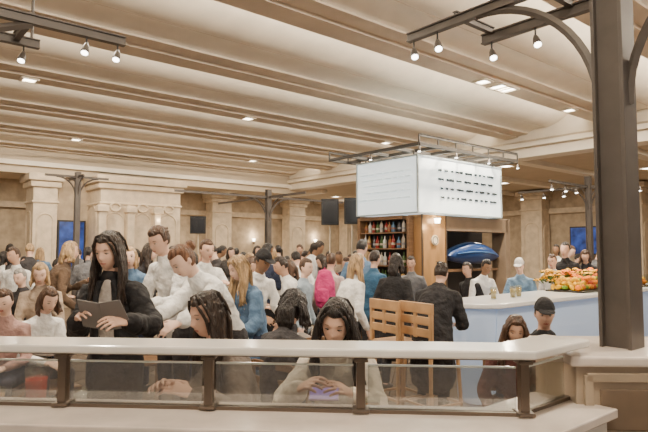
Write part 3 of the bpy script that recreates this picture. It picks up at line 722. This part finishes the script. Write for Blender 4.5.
    if hair in('long','bob'):
        L=.32 if hair=='long' else .13
        for sg in(-1,1):
            a=hp_(sg*.066,.0,.06); c=hp_(sg*.079*(.5+.5*vol),.012,-.02)
            e1=c+Vector((sg*.008*vol,0,-.10*s)); e2=c+Vector((sg*.016*vol*vol,-.02,-L*.65*s)); e3=c+Vector((sg*.006,-.035,-L*s))
            gh.tube([a,c,e1,e2,e3],[(.016*s,.040*s),(.013*s*vol,.048*s),(.015*s*vol,.046*s),(.018*s*vol,.040*s),(.008*s,.018*s)],side=Rh@Vector((1,0,0)),n=12)
            for j in range(9 if q>=2 else 2):
                c2=c+Rh@Vector((0,(rng.rand()-.6)*.07,0)); e=c2+Vector((sg*(.005+rng.rand()*.045*vol),(rng.rand()-.6)*.07,-L*(.75+rng.rand()*.4)*s)); gh.tube([c2+Vector((0,0,.03)),c2.lerp(e,.35)+Vector((sg*.02*rng.rand()*vol,.01*rng.rand(),0)),c2.lerp(e,.7)-Vector((sg*.008*rng.rand(),.01,0)),e],[.012*s,.010*s,.008*s,.004*s],n=8)
            if q>=2:
                for j in range(5):
                    y_=-.055+j*.03; gh.tube([hp_(0,y_*.8,.122),hp_(sg*.045,y_,.105),hp_(sg*.075,y_+.01,.05),hp_(sg*.082,y_+.025,-.02)],[.006*s,.008*s,.008*s,.006*s],n=8)
                # loose front lock beside the face
                gh.tube([hp_(sg*.03,-.080,.095),hp_(sg*.062,-.072,.05),hp_(sg*.073,-.055,-.01),hp_(sg*.070,-.05,-.07)+dn*.02],[.006*s,.009*s,.009*s,.005*s],n=8)
        a=hp_(0,.07,.03); c=hp_(0,.085,-.06); e2=c+dn*(L*.6*s)+bk*.015; e3=c+dn*(L*s)+bk*.01
        gh.tube([a,c,e2,e3],[(.060*s,.026*s),(.070*s,.028*s),(.074*s,.024*s),(.05*s,.010*s)],side=Rh@Vector((1,0,0)),n=16)
    if hair=='bun': gh.ell(hp_(0,.115,.05),(.04*s,.035*s,.04*s),Rh)
    if hair=='short' and q>=2:
        for j in range(34):
            a_=rng.rand()*6.28; el_=.35+rng.rand()*.9; dr=Vector((math.cos(a_)*math.cos(el_),math.sin(a_)*math.cos(el_),math.sin(el_)))
            if dr.y<-.3 and dr.z<.6: continue
            c_=hp_(dr.x*.080*vol**.3,dr.y*.104,dr.z*.130); t_=Rh@Vector((rng.randn()*.5,-.6+rng.randn()*.3,-.3)); gh.tube([c_-t_*.018,c_,c_+t_*.022],[.006*s,.008*s,.004*s],n=6)
    if hair=='pony':
        a=hp_(0,.10,.03); gh.tube([a,a+bk*.04+dn*.03,a+bk*.05+dn*.14,a+bk*.03+dn*.24],[.020*s,.026*s,.022*s,.007*s],n=10)
    remobj('hair',gh,hairmat(hc,HC[hc]),{3:.0048,2:.0065}.get(q,VC*.8),root,1 if q<3 else 0)
    if cap:
        m=1-S((.30-nz)/.12); cb=headverts(nrm,False)*(1+.17*m-.14*(1-m))[:,None]; gc=Geo(); gc.add([tuple(v) for v in cb@R.T*hs+np.array(k['hc'])],DIRS[1])
        gc.ell(hp_(0,-.120,.046),(.060*s,.055*s,.008*s),Rh@Matrix.Rotation(.2,3,'X'),16,8)
        obj('cap',gc,cloth(*cap),root,smooth=True)
    if bag:
        bkp=empty('backpack',(0,0,0),0,label='magenta backpack worn on the back',cat='backpack')
        c=spt(k,.55); w=base+Rz@(c+Vector((0,.20*s,-.2*s))); bkp.location=w; bkp.rotation_euler=(0,0,rot+math.pi)
        obj('bag',Geo().tube([(0,0,.02),(0,0,.1),(0,0,.28),(0,0,.40)],[(.12,.07),(.14,.08),(.13,.07),(.09,.04)],n=16),cloth('magenta',(.55,.04,.18)),bkp,smooth=True)
        obj('pocket',Geo().tube([(0,-.07,.06),(0,-.075,.18)],[(.09,.03),(.08,.03)],n=12),cloth('magenta',(.55,.04,.18)),bkp,smooth=True)
        obj('top_handle',Geo().tube([(-.03,0,.42),(0,0,.46),(.03,0,.42)],[.008]*3,n=6),cloth('magenta',(.55,.04,.18)),bkp)
    if q>=1:
        down=head[0]>=12
        for sg in(-1,1):
            ge=Geo(); c=hp_(sg*.030,-.0765,.004 if not down else .001); ge.ell(c,(.0130*hs,.010*hs,(.0070 if not down else .0042)*hs),Rh,12,8)
            ge.ell(hp_(sg*.030,-.0825,.003 if not down else -.0005),(.0060*hs,.0045*hs,(.0060 if not down else .0036)*hs),Rh,10,6,m=1)
            ge.tube([hp_(sg*.018,-.0855,.006 if not down else .003),hp_(sg*.030,-.0875,.011 if not down else .005),hp_(sg*.043,-.0795,.006 if not down else .002)],[.0018*hs,.0024*hs,.0018*hs],side=(0,0,1),n=6,m=1)
            obj('eye',ge,[M_eye,M_iris],root,smooth=True)
            gb=Geo().tube([hp_(sg*.014,-.090,.021),hp_(sg*.028,-.089,.027),hp_(sg*.045,-.077,.023)],[(.0022*hs,.003*hs),(.0025*hs,.003*hs),(.0012*hs,.002*hs)],side=(0,0,1),n=6)
            obj('eyebrow',gb,hairmat(hc if hc not in('blond','grey') else 'brown',HC[hc if hc not in('blond','grey') else 'brown']),root,smooth=True)
    return root
W_=('white',(.80,.79,.77)); BK=('black',(.012,.011,.013)); DEN=('denim',(.10,.18,.30)); CR=('cream',(.60,.54,.46)); GB=('taupe',(.15,.12,.10)); NV=('navy',(.02,.028,.06)); GY=('grey',(.14,.14,.15)); TE=('teal',(.03,.10,.19)); RS=('rose',(.40,.24,.21)); CH=('charcoal',(.032,.029,.032)); BG=('beige',(.36,.28,.21))
person(109,3.38,231,rot=-6,lean=2,hunch=10,head=(14,-4,0),arms=(ray(79,318,3.12),ray(127,322,3.06)),topc=BK,bot=BK,hair='long',hc='dark',sk='a',q=3,coat=True,fat=.88,inner=('light_grey',(.42,.37,.33)),label='standing woman in open black jacket reading a menu')
person(159,4.85,226,rot=-35,lean=6,hunch=16,head=(22,5,0),arms=((.0,.30,-.28),(.0,.32,-.25)),topc=W_,bot=CH,hair='short',hc='brown',sk='a',q=2,fat=.93,vol=1.5,label='standing person in white shirt with tousled brown hair')
person(183,4.0,243,rot=-42,lean=18,hunch=34,head=(38,-5,0),arms=(ray(139,330,3.55),ray(176,326,3.5)),topc=W_,bot=CH,hair='bun',hc='red',sk='c',q=2,fat=.88,label='person in white shirt leaning over with tied back hair')
person(209,3.08,289,pose='sit',rot=-52,lean=6,hunch=24,head=(14,2,0),arms=(ray(168,388,2.88),ray(192,394,2.80)),topc=GB,bot=CH,hair='long',hc='dark',sk='a',q=3,coat=True,fat=.84,label='seated woman in taupe jacket with long dark hair',zip_=True)
person(336,2.98,291,pose='sit',rot=-6,lean=12,hunch=26,head=(20,-6,6),arms=(ray(300,388,2.74),ray(352,394,2.74)),topc=CR,bot=NV,hair='long',hc='black',sk='a',q=3,fat=.90,vol=1.35,hood=True,label='seated girl in cream sweater leaning over a phone',curl=.45)
person(239,4.7,255,rot=-50,lean=4,hunch=16,head=(20,-5,0),arms=((.0,.28,-.30),(-.02,.26,-.32)),topc=DEN,bot=NV,hair='long',hc='blond',sk='c',q=2,fat=.93,coat=True,zip_=True,label='blond woman in denim jacket standing and looking down')
person(263,5.3,249,rot=40,lean=8,hunch=22,head=(20,5,0),arms=((.0,.28,-.30),(-.02,.30,-.28)),topc=W_,bot=CH,hair='cap',hc='black',sk='d',q=2,cap=BK,label='man in white shirt and black cap')
person(294,4.0,289,pose='sit',rot=140,lean=5,hunch=22,head=(20,10,0),arms=((-.05,.25,-.35),(-.05,.25,-.35)),topc=CH,bot=NV,hair='bob',hc='black',sk='a',q=2,fat=.93,vol=1.2,label='seated person in dark top with black bobbed hair')
person(331,7.2,253,rot=160,hunch=8,topc=('pale_rose',(.50,.40,.38)),bot=NV,hair='short',hc='brown',q=1,bag=True,label='person wearing a magenta backpack')
person(357,5.9,253,rot=120,lean=6,hunch=15,topc=W_,bot=CH,hair='long',hc='blond',sk='c',q=1,label='blond woman in white top near the bar stools')
person(375,7.2,250,rot=140,topc=TE,bot=CH,hair='short',hc='dark',q=1,label='person in teal jacket near the bar')
person(396,6.5,253,rot=150,topc=BK,bot=CH,hair='bob',hc='black',q=1,coat=True,label='person in black coat waiting at the bar')
person(411,8.0,256,rot=-20,topc=GY,bot=CH,hair='short',hc='dark',sk='b',q=1,label='person in grey sweater near the bar')
person(441,5.32,262,rot=150,lean=14,hunch=26,head=(18,0,0),arms=((-.02,.24,-.32),(-.02,.24,-.32)),topc=('coat_black',(.016,.015,.018)),bot=BK,hair='short',hc='dark',q=2,coat=True,hood=True,fat=1.15,label='person in long black coat hunched toward the bar')
person(467,7.6,262,rot=-60,topc=BK,bot=BK,hair='short',hc='dark',sk='b',q=1,label='bartender in black behind the counter')
person(486,7.5,259,rot=20,lean=8,hunch=20,head=(20,0,0),arms=((0,.28,-.28),(0,.28,-.28)),topc=W_,bot=BK,hair='short',hc='black',sk='d',q=1,label='bartender in white shirt behind the counter')
person(519,7.6,258,rot=-30,lean=8,hunch=15,head=(15,0,0),arms=((0,.28,-.28),(0,.28,-.28)),topc=('light_denim',(.18,.30,.45)),bot=CH,hair='short',hc='grey',sk='c',q=1,cap=W_,label='bartender in light blue shirt and pale cap')
person(552,8.3,254,rot=-40,topc=W_,bot=BK,hair='short',hc='brown',q=1,label='staff member in white behind the display case')
person(514,3.75,315,pose='sit',rot=-10,seat=.43,lean=6,hunch=18,head=(12,-5,4),topc=('maroon',(.10,.035,.03)),bot=NV,hair='long',hc='brown',sk='b',q=2,fat=.95,vol=1.25,label='seated woman with long reddish brown hair')
person(543,3.95,298,pose='sit',rot=2,lean=2,hunch=14,head=(8,-15,0),arms=((-.05,.28,-.32),(-.05,.28,-.32)),topc=BK,bot=CH,hair='cap',hc='black',sk='a',q=2,cap=BK,coat=True,fat=1.15,label='seated man in black jacket and black cap')
person(606,3.95,312,pose='sit',rot=-60,hunch=14,head=(10,0,0),topc=NV,bot=CH,hair='short',hc='dark',sk='a',q=1,label='seated person in navy top behind the column')
person(6,4.5,288,pose='sit',rot=10,seat=.5,hunch=20,head=(15,0,0),arms=((-.05,.28,-.3),(-.05,.28,-.3)),topc=RS,bot=NV,hair='short',hc='brown',sk='c',q=1,fat=.93,label='seated person in rose jacket with brown hair')
person(41,5.2,262,rot=20,lean=5,hunch=15,head=(20,0,0),arms=((-.05,.28,-.3),(-.05,.28,-.3)),topc=BG,bot=NV,hair='bob',hc='blond',sk='c',q=1,label='fair haired person in beige sweater')
person(50,4.7,286,pose='sit',rot=50,seat=.5,hunch=24,lean=6,head=(24,0,0),arms=((-.05,.28,-.3),(-.05,.28,-.3)),topc=W_,bot=CH,hair='bob',hc='brown',sk='c',q=1,fat=.9,label='seated person in white jumper with bobbed hair')
person(21,6.0,268,rot=-10,hunch=18,head=(15,0,0),topc=CH,bot=CH,hair='short',hc='grey',sk='c',q=1,label='grey haired person in charcoal jumper')
person(281,6.2,256,rot=-70,lean=10,hunch=20,head=(20,0,0),topc=W_,bot=CH,hair='short',hc='dark',sk='b',q=1,label='person in white shirt in the crowd')
person(306,6.2,258,rot=60,topc=('pale_blue',(.30,.37,.44)),bot=CH,hair='short',hc='brown',sk='c',q=1,label='person in pale blue shirt in the crowd')
random.seed(21)
tops=[W_,BK,CH,GY,NV,BG,BK,W_,DEN,('brownish',(.10,.06,.035)),('dusty_red',(.22,.05,.035)),BK,CH,BK,W_]
names={'white':'white','black':'black','charcoal':'charcoal','grey':'grey','navy':'navy','cream':'cream','beige':'beige','denim':'denim blue','brownish':'brown','dusty_red':'dusty red','teal':'teal'}
cand=[(5,9),(24,11),(58,8.5),(88,9.5),(118,8),(136,10),(150,7.2),(172,8.5),(192,7),(207,6),(216,9),(226,7.5),(243,10),(252,6.6),(272,9),(287,11),(296,8),(312,9.5),(322,8.2),(341,10),(346,8.6),(366,9),(130,6.2),(70,6.6),(182,10.5),(236,12),(262,13),(205,12.5),(160,13),(100,12.5),(40,12),(10,13),(320,12),(570,10.5),(585,9.4),(556,12),(600,12),(355,12.5),(300,13.5),
 (14,7.4),(30,8.4),(78,12),(110,11),(128,13.5),(144,9),(166,11.5),(196,9.3),(211,7.8),(222,11),(231,9),(249,8.6),(257,11.6),(267,7.5),(278,12.2),(290,7.0),(305,11),(318,7.2),(329,13.5),(339,8),(350,11),(362,7.9),(372,11.5),(578,12.8),(565,9)]
for px,d in cand:
    for tr in range(12):
        X=(px-324)/F*d
        if all((X-a)**2+(d-b)**2>.5**2 for a,b in PLACED): break
        d+=.15
    t=random.choice(tops); h=random.uniform(1.46,1.76); top=250-(h-1.58)*560/d+1
    hs_=random.choice(['short','short','long','bob','pony']); hc=random.choice(['black','dark','brown','dark','blond','black','black'])
    r=random.uniform(-180,180)
    person(px,d,top,rot=r,lean=random.uniform(0,14),side=random.uniform(-5,5),hunch=random.uniform(6,28),head=(random.uniform(0,30),random.uniform(-35,35),random.uniform(-8,8)),arms=random.choice([None,((-.02,.26,-.3),(-.02,.26,-.3)),((.1,.15,-.42),(-.02,.3,-.12))]),topc=t,bot=random.choice([NV,CH,BK]),hair=hs_,hc=hc,sk=random.choice('abcad'),q=0 if d>8 else 1,fat=random.uniform(.9,1.12),label='standing visitor in %s top with %s hair'%(names[t[0]],{'short':'short','long':'long','bob':'bobbed','pony':'tied'}[hs_]+' '+hc))

tex=bpy.data.textures.new('fold_noise','CLOUDS'); tex.noise_scale=.075; tex.noise_depth=1
for o,q in FOLD:
    m=o.modifiers.new('f','DISPLACE'); m.texture=tex; m.strength=.028; m.mid_level=.42; m.texture_coords='GLOBAL'
bpy.context.view_layer.update()
dg=bpy.context.evaluated_depsgraph_get()
new=[(o,bpy.data.meshes.new_from_object(o.evaluated_get(dg))) for o in BAKE]
for o,me in new:
    ms=[m for m in o.data.materials]; o.modifiers.clear(); o.data=me; me.name=o.name
    me.materials.clear()
    for m in ms: me.materials.append(m)
    me.polygons.foreach_set('use_smooth',[True]*len(me.polygons))
    if o.name in HM:
        hc,Rh,s,q=HM[o.name]
        if q>=1:
            me.materials.append(M_lip); Ri=np.array(Rh)
            n=len(me.polygons); c=np.empty(n*3); me.polygons.foreach_get('center',c); c=(c.reshape(-1,3)-np.array(hc))@Ri/s
            lip=((c[:,0]/.021)**2+((c[:,2]+.063)/.0075)**2<1)&(c[:,1]<-.06)
            idx=np.zeros(n,dtype=np.int32); idx[lip]=1; me.polygons.foreach_set('material_index',idx)

# ---------------- props ----------------
p=ray(103,315,3.03); mb=empty('menu',p,rad(-6),label='grey paper menu held open by standing woman',cat='menu')
R=Matrix.Rotation(rad(-55),3,'X')
for sx in(-1,1): obj('page',Geo().box((sx*.065,0,0),(.13,.19,.004),Matrix.Rotation(-sx*.15,3,'Y')@R),mat('grey_paper',(.19,.18,.175),.7),mb)
p=ray(324,394,2.64); ph=empty('smartphone',p,rad(-5),label='lit smartphone in purplish case held low over the table',cat='phone')
R=Matrix.Rotation(rad(40),3,'X')
obj('case',Geo().box((0,0,0),(.14,.07,.010),R),mat('phone_case',(.5,.34,.55),.4),ph,bevel=.003); obj('display',Geo().box(R@Vector((0,0,.0058)),(.128,.061,.002),R),mat('phone_display',(.35,.25,.6),.2,emit=.8),ph)
table(-1.50,2.95,1.7,.42,rad(-4),label='long stone topped table behind the railing')
table(.03,2.74,.55,.32,rad(-3),label='small stone topped table at the railing')
table(-2.6,4.95,.9,.6,0); table(-.35,5.45,.45,.45,.3); table(2.25,4.55,.5,.5,-.3)
for (px,d,r) in((209,3.22,-52),(336,3.2,-6),(294,3.95,140),(514,3.85,-10),(543,4.05,2),(606,4.05,-60),(6,4.6,10),(50,4.75,50)):
    q=ray(px,250,d); chair(q.x,q.y,rad(r))
for x,y,r in((.05,4.7,30),(-1.9,5.9,10)): chair(x,y,rad(r),'empty dark wooden dining chair')
def tumbler(x,y,z,c,nm,lab,h=.13,r=.036,em=0):
    e=empty('drinking_glass',(x,y,z),label=lab,cat='glass',group='drinks on the tables')
    obj('glass_wall',Geo().lathe([(r*.8,0),(r,h),(r*.94,h),(r*.74,.008)],n=18),M_glass,e,smooth=True)
    obj('drink',Geo().lathe([(r*.72,.008),(r*.9,h*.8)],n=18),mat('drink_'+nm,c,.15,emit=em),e,smooth=True)
tumbler(-1.41,2.79,.75,(.70,.05,.02),'red','tall tumbler of amber red drink on the table',.26,.055,.15)  # slight glow put into the red drink to make it show
tumbler(-1.24,2.9,.75,(.5,.5,.48),'water','tumbler of water on the table')
tumbler(-1.66,2.9,.75,(.4,.2,.05),'amber','tumbler of amber drink on the table')
tumbler(-2.4,4.9,.75,(.5,.5,.48),'water','tumbler of water on the table'); tumbler(-2.65,4.8,.75,(.5,.45,.2),'pale','tumbler of pale drink on the table')
tumbler(.23,2.7,.75,(.4,.2,.05),'amber','tumbler of amber drink on the table')
for x,y in((-1.12,2.90),(-1.85,3.02),(-2.45,5.1),(-.35,5.45),(2.25,4.55)):
    e=empty('plate',(x,y,.75),label='white ceramic plate on the table',cat='plate',group='plates on the tables')
    obj('dish',Geo().lathe([(.05,0),(.09,.012),(.105,.018),(.104,.021),(.06,.008),(.01,.006)],n=24),M_white,e,smooth=True)
    obj('food',Geo().ell((0,0,.02),(.045,.035,.018)),mat('food_brown',(.35,.18,.06),.7,var=.4,scale=40),e,smooth=True)
for u,v in((cu+.9,cv+.25),(cu+1.1,cv+.3),(cu+.6,cv+.3)):
    p=G(u,v,1.05); tumbler(p.x,p.y,p.z,(.5,.35,.1),'beer','tumbler of golden drink on the bar counter')

# ---------------- lighting ----------------
w=bpy.data.worlds.new('world'); SC.world=w; w.use_nodes=True; bg=w.node_tree.nodes['Background']; bg.inputs[0].default_value=(1,.92,.82,1); bg.inputs[1].default_value=.50
cam=bpy.data.cameras.new('camera'); cam.sensor_width=36; cam.lens=F/648*36; co=bpy.data.objects.new('camera',cam); COL.objects.link(co)
co.location=(0,0,CAMZ); co.rotation_euler=(math.pi/2+PITCH,0,0); SC.camera=co
